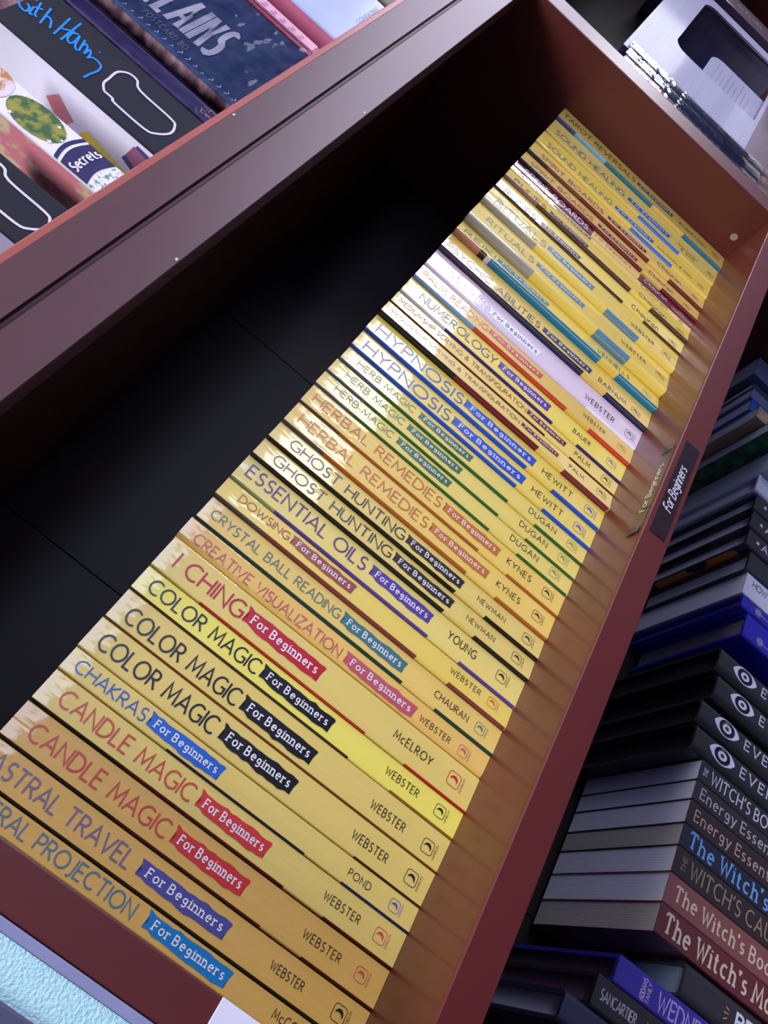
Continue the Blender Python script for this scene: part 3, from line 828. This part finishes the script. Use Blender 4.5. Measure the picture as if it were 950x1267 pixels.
# four black eye books
EY = [(.2802, .2996, -.1215, .002), (.3000, .3190, -.1195, .001), (.3240, .3440, -.1262, .002), (.3448, .3650, -.1225, .002)]
ELAB = ['black hardcover with white eye emblem, nearest the WITCH\'S BOOK spine',
        'black hardcover with white eye emblem, second from the WITCH\'S BOOK spine',
        'black hardcover with white eye emblem, second from the blue hardcovers',
        'black hardcover with white eye emblem, nearest the blue hardcovers']
for k, (xa, xb, zt, dy) in enumerate(EY):
    r, S = low_book(xa, xb, zt, (22, 24, 32), ELAB[k], pages=PAGESK, W=.125, hard=True, rl=.006, rr=.005, gloss=.7)
    f = S.front()
    uc = (xb - xa) * .5 + .001
    mb = MB()
    v0, v1 = .0125, .0350
    vm = (v0 + v1) / 2
    # almond lid outline, white corners, iris ring
    ew = .0062
    lid = lambda s, sg: uc + sg * ew * (1 - ((s - vm) / (v1 - vm)) ** 2) ** .8
    ss = [v0 + (v1 - v0) * q / 16 for q in range(17)]
    for q in range(6):
        k1, k2 = 1 - q / 3, 1 - (q + 1) / 3
        mb.quad_strip([f(s_, uc + (lid(s_, 1) - uc) * k1) for s_ in ss], [f(s_, uc + (lid(s_, 1) - uc) * k2) for s_ in ss])
    o = flat('eye_emblem', mb, ink((214, 214, 240)), r)
    mb = MB()

    def ringpts(rr_, e):
        g = S.front(e)
        return [g(vm + rr_ * 1.25 * math.cos(a), uc + rr_ * math.sin(a)) for a in [2 * math.pi * q / 24 for q in range(24)]]
    mb.quad_strip(ringpts(.0055, .0003), ringpts(.0031, .0003), close=True)
    mb.quad_strip(ringpts(.0013, .0003), ringpts(.0003, .0003), close=True)
    flat('iris_ring', mb, ink((22, 24, 32)), o)
    low_text(r, S, 'EVERYDAY', .0400, .1050, uc, .0066, (196, 196, 222), wt=.14, serif=.09, gap=.3)
# blue hardcovers with dandelion print
BLUE = cover((20, 26, 170), .45, .2)
for (xa, xb, zt, lab) in ((.3850, .4065, -.1345, 'royal blue hardcover with dandelion print, beside the black eye books'), (.4068, .4178, -.1268, 'royal blue hardcover with dandelion print, beside the white HOW spine')):
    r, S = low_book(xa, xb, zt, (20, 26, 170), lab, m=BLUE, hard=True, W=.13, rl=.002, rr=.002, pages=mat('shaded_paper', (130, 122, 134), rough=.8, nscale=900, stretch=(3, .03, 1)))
    mb = MB()
    for q in range(14):
        a = 2 * math.pi * q / 14
        c = (.0160, .0060)
        ribbon(mb, [(c[0] + .0008 * math.cos(a), c[1] + .0008 * math.sin(a)), (c[0] + .0036 * math.cos(a), c[1] + .0036 * math.sin(a))], .00018, S.front())
    ribbon(mb, [(.0168, .0060), (.0300, .0048)], .0002, S.front())
    flat('dandelion_print', mb, ink((196, 176, 190)), r)
r, S = low_book(.4182, .4388, -.1248, (206, 208, 226), 'white paperback with thin black HOW lettering', W=.125)
low_text(r, S, 'HOW TO', .0070, .0330, .0140, .0056, (50, 50, 70), wt=.09)
r, S = low_book(.4392, .4606, -.1225, (22, 36, 44), 'dark teal hardcover beside the white HOW spine', hard=True, W=.125, rl=.003, rr=.003)
mb = MB()
for q in range(4):
    a = math.pi / 4 * q
    ribbon(mb, [(.024 + .0012 * math.cos(a), .013 + .0012 * math.sin(a)), (.024 - .0012 * math.cos(a), .013 - .0012 * math.sin(a))], .0002, S.front())
flat('star_print', mb, ink((200, 200, 220)), r)
DK = [(.4610, .4790, -.1155, 'black hardcover with stars and an orange band on its side'),
      (.4794, .4985, -.1140, 'black hardcover with star and white lettering, middle of three'),
      (.4989, .5175, -.1128, 'black hardcover with a white star, beside the whitish glossy spine')]
for k, (xa, xb, zt, lab) in enumerate(DK):
    r, S = low_book(xa, xb, zt, (30, 30, 38), lab, hard=True, W=.13, rl=.0022, rr=.002)
    mb = MB()
    st = []
    for q in range(10):
        a = math.pi * q / 5
        rad = .0022 if q % 2 == 0 else .0009
        st.append((.0105 + rad * math.cos(a), .0095 + rad * math.sin(a)))
    for q in range(10):
        A0, B0 = st[q], st[(q + 1) % 10]
        g = S.front()
        mb.poly([g(.0105, .0095), g(*A0), g(*B0)])
    flat('star_print', mb, ink((222, 222, 240)), r)
    low_text(r, S, 'A MIDNIGHT', .0150, .0700, .0095, .0062, (206, 206, 226), wt=.16, serif=.08)
    z1 = S.H
    if k == 0:
        mb = MB()
        yy = [.012 + (.098 - .012) * q / 20 for q in range(21)]
        up = [(-.0001, y, z1 - .0005 - (.0012 if q in (0, 20) else 0)) for q, y in enumerate(yy)]
        dn = [(-.0001, y, z1 - .0085) for y in yy]
        mb.quad_strip(up, dn)
        o = flat('orange_cover_band', mb, ink((240, 146, 52)), r)
        mb = MB()
        yy = [.040 + .022 * q / 8 for q in range(9)]
        mb.quad_strip([(-.0002, y, z1 - .0004) for y in yy], [(-.0002, y, z1 - .0035 - .003 * math.sin(math.pi * q / 8)) for q, y in enumerate(yy)])
        flat('cat_silhouette_print', mb, ink((16, 16, 20)), o)
    else:
        mb = MB()
        mb.quad_strip([(-.0001, y, z1 - .0003) for y in (.008, .040)], [(-.0001, y, z1 - .0016) for y in (.008, .040)])
        flat('pale_cover_print', mb, ink((186, 150, 140)), r)
r, S = low_book(.5179, .5385, -.1095, (196, 206, 216), 'glossy whitish book beside the black star hardcovers', hard=True, W=.14, rl=.003, rr=.002, gloss=.25)
r, S = low_book(.5389, .5650, -.1100, (180, 184, 204), 'thick pale grey paperback beside the whitish glossy book', W=.13, y0=-.004)
FOREST = mat('forest_cover_print', (26, 70, 42), rough=.4, rgb2=(64, 150, 84), nscale=90, ramp=(.35, .7))
r, S = low_book(.5658, .5790, -.0930, (20, 60, 36), 'book with dark forest green cover on the lower shelf', W=.13, m=FOREST, y0=-.022)
FUR = mat('tawny_fur_print', (150, 122, 90), rough=.5, rgb2=(216, 186, 140), nscale=50, stretch=(1, .4, 1), ramp=(.35, .65))
r, S = low_book(.5794, .5940, -.0825, (150, 120, 90), 'book with tawny fur cover beside the green one', W=.125, m=FUR, y0=-.006)
r, S = low_book(.5944, .6095, -.0800, (28, 100, 190), 'blue-spined book among the pale page tops of the lower shelf', W=.13)
r, S = low_book(.6099, .6220, -.0775, (120, 130, 160), 'grey-blue paperback next to the blue-spined book', W=.135)
r, S = low_book(.6224, .6290, -.0765, (60, 66, 90), 'slate paperback before the narrow dark gap on the lower shelf', W=.13)
r, S = low_book(.6400, .6660, -.0730, (110, 120, 150), 'last thick paperback before the dark end of the lower shelf', W=.13)

# ------------------------------------------------------------------ upper shelf boxes
UZ = .3370
UY = -.0300
WHT = mat('white_box_card', (236, 232, 242), rough=.45, coat=.3, var=.02)
NVY = mat('dark_navy_box_card', (20, 22, 40), rough=.6, coat=.0, var=.05, spec=.25)
LAV = mat('lavender_box_side', (186, 178, 206), rough=.5, coat=.2, var=.04)
PSEG = mat('pastel_patchwork_print', (232, 140, 150), rough=.45, rgb2=(232, 210, 170), nscale=110, stretch=(1, .5, .35), ramp=(.46, .52))


def ubox(label, x0, x1, front, left, h=.20, d=.12, y0=UY, name='gift_box', group=None, cat='box'):
    r = thing(name, label, cat, (x0, y0, UZ), group)
    mb = MB()
    mb.box(0.0002, x1 - x0, 0, d, 0.0001, h)
    obj('carton', mb, front, r, bevel=.0012)
    if left:
        mb = MB()
        mb.quad_strip([(0.00003, .0014, .001), (0.00003, .0014, h - .001)], [(0.00003, d - .001, .001), (0.00003, d - .001, h - .001)])
        flat('side_face', mb, left, r)
    return r


def squiggle(r, pts, w, col, name, fmap):
    mb = MB()
    for p in pts:
        ribbon(mb, p, w, fmap)
    flat(name, mb, ink(col), r)


def fm(h):
    # s runs downwards from the top of the box, u to the right
    return lambda z, u: (u, -.0003, z)


# two black boxes with a white outline figure (plain stand-in figure)
def figure(r, zc, u0, u1):
    """simple outlined loop with short rays, lying along the box front; coordinates (z, x)"""
    w = u1 - u0
    body = []
    # body from upper left to lower right: z decreasing
    P = [(0, .15), (-.006, .15), (-.009, .10), (-.030, .10), (-.036, .20), (-.040, .42), (-.038, .62), (-.033, .70), (-.010, .72), (-.004, .86), (.002, .86), (.006, .70), (.005, .45), (.004, .28), (0, .15)]
    body = [(zc + a, u0 + b * w) for a, b in P]
    rays = [[(zc + .010, u0 + .25 * w), (zc + .015, u0 + .18 * w)], [(zc + .011, u0 + .50 * w), (zc + .017, u0 + .50 * w)], [(zc + .010, u0 + .75 * w), (zc + .015, u0 + .84 * w)]]
    squiggle(r, [smooth_curve(body)] + rays[:0], .0007, (222, 214, 236), 'outline_figure', fm(0))


r = ubox('black box with a white outline figure, farther left of the two on the upper shelf', .2262, .2630, NVY, LAV, h=.080)
figure(r, .055, .006, .034)
r = ubox('black box on the upper shelf with bright blue handwritten lettering', .3325, .3785, NVY, WHT, h=.130)
figure(r, .062, .006, .040)
# handwritten signature: traced strokes on the front; (z, x) from the shelf
sig = [[(0.12992, 0.02037), (0.12661, 0.018), (0.12283, 0.01799), (0.12409, 0.0223), (0.12675, 0.0234)],
       [(0.12337, 0.02494), (0.12107, 0.01893), (0.11938, 0.01968)],
       [(0.12654, 0.03036), (0.12583, 0.0301)],
       [(0.1239, 0.03144), (0.11915, 0.02115), (0.11727, 0.02078)],
       [(0.1231, 0.02557), (0.11961, 0.02797)],
       [(0.11846, 0.0332), (0.11378, 0.02005), (0.11293, 0.0183)],
       [(0.11393, 0.02063), (0.11533, 0.02584), (0.11202, 0.02589), (0.10816, 0.02042)],
       [(0.10857, 0.03746), (0.10416, 0.019)],
       [(0.10314, 0.04026), (0.09946, 0.01909)],
       [(0.10628, 0.02551), (0.10007, 0.03158)],
       [(0.09778, 0.03203), (0.09997, 0.02936), (0.09851, 0.0235), (0.09546, 0.02207), (0.09509, 0.02582), (0.0968, 0.03203), (0.09285, 0.02322), (0.08966, 0.02121)],
       [(0.09316, 0.03206), (0.08923, 0.02211)],
       [(0.09105, 0.02647), (0.09078, 0.02999), (0.08841, 0.02822), (0.08634, 0.02296)],
       [(0.08643, 0.02363), (0.08673, 0.02853), (0.08432, 0.02599), (0.08307, 0.02197)],
       [(0.08351, 0.02249), (0.08189, 0.02527), (0.07852, 0.02561), (0.07537, 0.02434), (0.07385, 0.0201), (0.07421, 0.01413), (0.07426, 0.00859)],
       [(0.08324, 0.03235), (0.08248, 0.03217)]]
mb = MB()
for s_ in sig:
    ribbon(mb, smooth_curve(s_), .00062, lambda z, u: (u, -.0003, z))
flat('blue_signature', mb, ink((30, 140, 240)), r)

# art on the white left side of that box
PK = [0]


def patch(r, pts, col, name='side_print', x=-.00008):
    mb = MB()
    PK[0] += 1
    mb.poly([(x - PK[0] * 2e-5, y, z) for y, z in pts])
    flat(name, mb, ink(col), r)


for pts, col in (
    ([(.004, .028), (.020, .036), (.030, .014), (.006, .004)], (70, 62, 110)),
    ([(.006, .030), (.016, .034), (.024, .018), (.010, .012)], (150, 90, 120)),
    ([(.022, .060), (.034, .070), (.038, .040), (.028, .030)], (244, 222, 60)),
    ([(.038, .062), (.052, .074), (.056, .046), (.044, .034)], (238, 160, 150)),
    ([(.030, .034), (.040, .040), (.044, .020), (.034, .012)], (60, 170, 214)),
    ([(.046, .032), (.052, .038), (.058, .018), (.050, .012)], (150, 180, 110)),
    ([(.060, .070), (.064, .082), (.074, .060), (.066, .050)], (110, 196, 226)),
    ([(.014, .082), (.022, .090), (.034, .078), (.024, .070)], (214, 120, 120)),
):
    patch(r, pts, col)

# tarot-like card box: white front with band SECRETS
r = ubox('white card box reading Secrets between the two black boxes', .2830, .3068, WHT, PSEG, h=.115)
f = lambda s, h: (s, -.0003, h)
mb = MB()
w_ = .0238
mb.quad_strip([(.0004 + (w_ - .001) * q / 8, -.0002, .0225 + .003 * math.sin(math.pi * q / 8)) for q in range(9)], [(.0004 + (w_ - .001) * q / 8, -.0002, .0400 + .003 * math.sin(math.pi * q / 8)) for q in range(9)])
mb.quad_strip([(.0004 + (w_ - .001) * q / 8, -.0002, .0420 + .003 * math.sin(math.pi * q / 8)) for q in range(9)], [(.0004 + (w_ - .001) * q / 8, -.0002, .0445 + .003 * math.sin(math.pi * q / 8)) for q in range(9)])
flat('navy_title_band', mb, ink((44, 38, 92)), r)
mb = MB()
text(mb, 'Secrets', .0022, .0220, .0300, .0058, lambda s, h: (s, -.0005, h + .002 * math.sin(math.pi * s / .024)), wt=.16, serif=.1)
flat('title_lettering', mb, ink((240, 236, 250)), r)
mb = MB()
mb.quad_strip([(.0004 + (w_ - .001) * q / 8, -.0002, .014) for q in range(9)], [(.0004 + (w_ - .001) * q / 8, -.0002, .0215 + .003 * math.sin(math.pi * q / 8)) for q in range(9)])
flat('scroll_print', mb, mat('scroll_print', (236, 232, 244), rough=.4, rgb2=(90, 150, 150), nscale=420, ramp=(.5, .6)), r)
mb = MB()
cc = []
for q in range(20):
    a = 2 * math.pi * q / 20
    cc.append((.0122 + .0108 * math.cos(a), -.0002, .0660 + .0175 * math.sin(a)))
mb.poly(cc)
flat('forest_print', mb, mat('green_tree_print', (60, 96, 60), rough=.4, rgb2=(150, 150, 60), nscale=160, ramp=(.45, .6)), r)
mb = MB()
cc = []
for q in range(20):
    a = 2 * math.pi * q / 20
    cc.append((.0122 + .0116 * math.cos(a), -.0002, .0960 + .0120 * math.sin(a)))
mb.poly(cc)
flat('cloud_print', mb, mat('autumn_cloud_print', (226, 214, 236), rough=.4, rgb2=(190, 130, 60), nscale=110, ramp=(.48, .56)), r)
mb = MB()
for (sx, sz, rs) in ((.006, .052, .0017), (.018, .056, .0014), (.004, .076, .0016), (.019, .080, .0012), (.012, .049, .0012)):
    st = []
    for q in range(10):
        a = math.pi * q / 5 + .3
        rad = rs if q % 2 == 0 else rs * .42
        st.append((sx + rad * math.cos(a), sz + rad * math.sin(a)))
    for q in range(10):
        mb.poly([(sx, -.0004, sz), (st[q][0], -.0004, st[q][1]), (st[(q + 1) % 10][0], -.0004, st[(q + 1) % 10][1])])
flat('white_stars', mb, ink((246, 244, 252)), r)

# thin clear-wrapped purple pack between black box and navy box
GLS = bpy.data.materials.new('clear_shrink_wrap')
GLS.use_nodes = True
nt = GLS.node_tree
for q in list(nt.nodes):
    if q.type == 'BSDF_PRINCIPLED':
        nt.nodes.remove(q)
out = [q for q in nt.nodes if q.type == 'OUTPUT_MATERIAL'][0]
tr = nt.nodes.new('ShaderNodeBsdfTransparent')
gl = nt.nodes.new('ShaderNodeBsdfGlossy'); gl.inputs['Roughness'].default_value = .07
fz = nt.nodes.new('ShaderNodeFresnel'); fz.inputs['IOR'].default_value = 1.28
mx = nt.nodes.new('ShaderNodeMixShader')
nn = nt.nodes.new('ShaderNodeTexNoise'); nn.inputs['Scale'].default_value = 42; nn.inputs['Detail'].default_value = 2
tcw = nt.nodes.new('ShaderNodeTexCoord'); nt.links.new(tcw.outputs['Object'], nn.inputs['Vector'])
nb = nt.nodes.new('ShaderNodeBump'); nb.inputs['Strength'].default_value = .7; nb.inputs['Distance'].default_value = .004
nt.links.new(nn.outputs[0], nb.inputs['Height'])
nt.links.new(nb.outputs[0], gl.inputs['Normal']); nt.links.new(nb.outputs[0], fz.inputs['Normal'])
nt.links.new(fz.outputs[0], mx.inputs[0]); nt.links.new(tr.outputs[0], mx.inputs[1]); nt.links.new(gl.outputs[0], mx.inputs[2])
nt.links.new(mx.outputs[0], out.inputs[0])
MIX = mat('rosy_swirl_print', (120, 84, 96), rough=.4, rgb2=(206, 168, 178), nscale=60, stretch=(1, .3, 1), ramp=(.42, .6))
r = ubox('thin purple pack in clear wrap between the black and navy boxes', .3800, .3925, mat('deep_purple_card', (64, 48, 110), rough=.4, coat=.4), MIX, h=.19)
mb = MB()
for k in range(26):
    a = random.uniform(0, 6.28)
    c = (random.uniform(.002, .010), random.uniform(.012, .026))
    ribbon(mb, [(c[1] + .002 * math.cos(a + t_), c[0] + .0016 * math.sin(a + t_)) for t_ in (0, .7, 1.4, 2.1)], .00025, fm(0))
flat('swirl_print', mb, ink((206, 170, 170)), r)
mb = MB(); mb.box(-.0006, .0133, -.0010, .118, .0002, .191)
obj('shrink_wrap', mb, GLS, r, bevel=.0012)
# navy postcard box
NB = mat('slate_navy_card', (54, 76, 122), rough=.5, var=.05, spec=.3)
r = ubox('navy postcard box in clear wrap with tall white capitals', .4062, .4985, NB, MIX, h=.17, y0=UY - .001)
f = fm(0)
mb = MB()
text(mb, 'VILLAINS', -.1190, -.0500, .0190, .0350, lambda s, u: (u, -.0004, -s), wt=.115, gap=.40)
flat('title_lettering', mb, ink((226, 222, 240)), r)
mb = MB()
text(mb, 'POSTCARD BOX', -.0935, -.0585, .0085, .0050, lambda s, u: (u, -.0004, -s), wt=.08, serif=.08, gap=.3)
flat('subtitle_lettering', mb, ink((170, 172, 192)), r)
mb = MB(); mb.box(.0885, .0921, -.0006, .0004, .002, .168)
obj('red_edge_band', mb, mat('red_box_edge', (190, 36, 60), rough=.35, coat=.5), r)
mb = MB(); mb.box(-.0008, .0931, -.0018, .119, .0002, .1715)
obj('shrink_wrap', mb, GLS, r, bevel=.0014)
# wrinkle seam along left front edge of the wrap
mb = MB()
for k in range(26):
    z = .006 + k * .006
    q_ = random.uniform(.0018, .0046)
    ribbon(mb, [(z, .0005), (z - .0012 - q_ * .2, q_ * .6), (z - .001, q_)], .00011, lambda a, u: (u, -.0022, a))
flat('wrap_creases', mb, ink((200, 206, 226)), r)
# pink pack with small panel, then pale blue box
r = ubox('pink card pack behind the red edge of the navy box', .5020, .5120, mat('pink_card', (206, 128, 160), rough=.45, coat=.3), mat('pink_side', (196, 112, 150), rough=.45, coat=.3), h=.16)
mb = MB()
mb.box(.0012, .0092, -.0006, 0, .018, .150)
o = obj('text_panel', mb, mat('light_pink_panel', (222, 164, 192), rough=.5), r)
mb = MB()
for zz in (.028, .036, .044, .052, .060, .068):
    ribbon(mb, [(zz, .003), (zz + .0042, .003)], .0003, lambda a, u: (u, -.0008, a))
    ribbon(mb, [(zz, .0055), (zz + .003, .0055)], .0003, lambda a, u: (u, -.0008, a))
flat('tiny_print', mb, ink((110, 50, 80)), o)
r = ubox('pale blue box with pink script letter at the right of the upper shelf', .5330, .6080, mat('pale_blue_card', (172, 186, 226), rough=.4, coat=.4, var=.04), mat('rose_side', (206, 120, 150), rough=.45, coat=.3), h=.13)
mb = MB()
ribbon(mb, [(.072, .044), (.078, .036), (.074, .028), (.066, .030), (.060, .038), (.052, .038), (.046, .030), (.050, .020), (.058, .018), (.062, .024)], .0008, fm(0))
ribbon(mb, [(.046, .046), (.044, .048)], .0010, fm(0))
flat('script_letter', mb, ink((214, 70, 130)), r)
mb = MB()
text(mb, 'COMPATIBLE', .034, .066, .0165, .0034, lambda s, h: (s, -.0004, h), wt=.12)
flat('small_lettering', mb, ink((90, 90, 130)), r)
r = ubox('dim olive box right of the pale blue one on the upper shelf', .6120, .7000, mat('olive_card', (96, 88, 78), rough=.5, var=.1), None, h=.10)

# ------------------------------------------------------------------ right bay
RG = 'things in the bay right of the upright'
r = thing('book', 'thin white spine beside the right upright in the next bay', 'book', (.8965, .005, 0.0001), RG)
S = Spine(.0080, .194, .085, .0, .0008, .0008)
book_body(r, S, cover((226, 216, 222), .35, .3), PAGES)
mb = MB()
text(mb, 'THE', .170, .178, .0022, .0035, S.front(), wt=.1)
for k in range(22):
    a = .01 + k * .0072
    ribbon(mb, [(a, .0016 + .0008 * (k % 2)), (a + .004, .0022)], .0003, S.front())
flat('spine_print', mb, ink((120, 130, 150)), r)
for k, (xa, xb, c, lab, ttl) in enumerate((
        (.9050, .9180, (16, 16, 24), 'black wrapped book beside the thin white spine', 'AND THE WATER'),
        (.9184, .9380, (22, 28, 62), 'dark navy wrapped book with faint silver title', 'THE MARGIN WATER'),
        (.9384, .9550, (40, 40, 48), 'black shiny wrapped book beside the white display box', 'GRIMOIRE'))):
    r = thing('book', lab, 'book', (xa, .005, 0.0001), RG)
    S = Spine(xb - xa - .0012, .194 + .002 * k, .085, .0, .002, .002)
    book_body(r, S, cover(c, .25, .5), PAGES)
    mb = MB()
    text(mb, ttl, .02, .14, (xb - xa) * .5 - .0025, .005, S.front(), wt=.1, serif=.06)
    flat('title_lettering', mb, ink((120, 128, 150)), r)
    mb = MB(); mb.box(-.0004, xb - xa - .0008, -.0012, .0855, .0002, .1955 + .002 * k)
    obj('shrink_wrap', mb, GLS, r, bevel=.0016)

# white display box with rounded window
r = thing('display_box', 'white display box with a rounded window holding a printed card', 'box', (1.130, .085, 0.0001), RG)
X_, Z_ = .32, .210
wx0, wx1, wz0, wz1, rc = .11, .30, .006, .160, .020
mb = MB()
K = 6
inner = []
for cx_, cz_, a0 in ((wx1 - rc, wz1 - rc, 0), (wx0 + rc, wz1 - rc, 90), (wx0 + rc * .3, wz0 + rc * .3, 180), (wx1 - rc * .3, wz0 + rc * .3, 270)):
    rr = rc if cz_ > .1 else rc * .3
    for q in range(K + 1):
        a = math.radians(a0 + 90 * q / K)
        inner.append((cx_ + rr * math.cos(a), cz_ + rr * math.sin(a)))
outerp = []
for q, (ix, iz) in enumerate(inner):
    k = q // (K + 1)
    j = (q % (K + 1)) / K
    if k == 0:
        outerp.append((X_, iz + (Z_ - iz) * min(1, 2 * j)) if j <= .5 else (ix + (X_ - ix) * (2 - 2 * j), Z_))
    elif k == 1:
        outerp.append((ix * (1 - min(1, 2 * j)), Z_) if j <= .5 else (0, iz + (Z_ - iz) * (2 - 2 * j)))
    elif k == 2:
        outerp.append((0, iz * (1 - min(1, 2 * j))) if j <= .5 else (ix * (2 * j - 1), 0))
    else:
        outerp.append((ix + (X_ - ix) * min(1, 2 * j), 0) if j <= .5 else (X_, iz * (2 * j - 1)))
for (yy, flip) in ((0, 0), (.003, 1)):
    mb.quad_strip([(a, yy, b) for a, b in inner], [(a, yy, b) for a, b in outerp], close=True)
mb.quad_strip([(a, 0, b) for a, b in inner], [(a, .003, b) for a, b in inner], close=True)
mb.quad_strip([(a, 0, b) for a, b in outerp], [(a, .003, b) for a, b in outerp], close=True)
DB = mat('white_lavender_board', (150, 150, 184), rough=.5, coat=.2, var=.04, rgb2=(158, 158, 190), nscale=20, stretch=(.2, 1, 6))
obj('window_frame', mb, DB, r)
mb = MB(); mb.box(0, .003, .0031, .085, 0, Z_); obj('side_wall', mb, DB, r)
mb = MB(); mb.box(X_ - .003, X_, .0031, .085, 0, Z_); obj('side_wall', mb, DB, r)
mb = MB(); mb.box(.0031, X_ - .0031, .0031, .085, Z_ - .003, Z_); obj('top_wall', mb, DB, r)
mb = MB(); mb.box(.0031, X_ - .0031, .080, .085, 0.0001, Z_ - .0031)
obj('back_wall', mb, mat('black_box_lining', (8, 7, 11), rough=.8), r)
for k in range(4):
    mb = MB(); mb.box(.02, X_ - .02, -.0006, .0, .170 + .009 * k, .1712 + .009 * k)
    obj('top_ridge', mb, DB, r)
cd = thing('printed_card', 'white rounded card with lines of small text inside the display box', 'card', (1.252, .100, .0004), RG)
mb = MB()
pts = [(0, 0)] + [(.10, 0)] + [(.10 - .02 + .02 * math.cos(math.radians(a)), .084 + .02 * math.sin(math.radians(a))) for a in range(0, 91, 15)] + [(.030 + .030 * math.cos(math.radians(a)), .074 + .030 * math.sin(math.radians(a))) for a in range(90, 181, 15)]
f0 = [(a, 0, b) for a, b in pts]
f1 = [(a, .0015, b) for a, b in pts]
mb.poly(f0); mb.poly(f1); mb.quad_strip(f0, f1, close=True)
obj('card', mb, DB, cd)
mb = MB()
for k in range(9):
    ribbon(mb, [(.030, .088 - k * .008), (.088 - .01 * (k % 3), .088 - k * .008)], .0005, lambda s, h: (s, -.0004, h))
flat('printed_lines', mb, ink((110, 112, 150)), cd)
mb = MB()
mb.poly([(.015 + .010 * math.cos(math.radians(a)), -.0004, .066 + .014 * math.sin(math.radians(a))) for a in range(0, 360, 20)])
flat('dark_oval_print', mb, ink((70, 74, 96)), cd)
r = thing('book', 'dark purple book at the right end beyond the display box', 'book', (1.470, .080, .0001), RG)
S = Spine(.040, .235, .09, .0, .002, .002)
book_body(r, S, cover((58, 34, 62), .4, .2), PAGES)
mb = MB()
text(mb, 'CRYSTAL RITUAL', .03, .17, .015, .010, S.front(), wt=.12, serif=.06)
flat('title_lettering', mb, ink((150, 130, 150)), r)
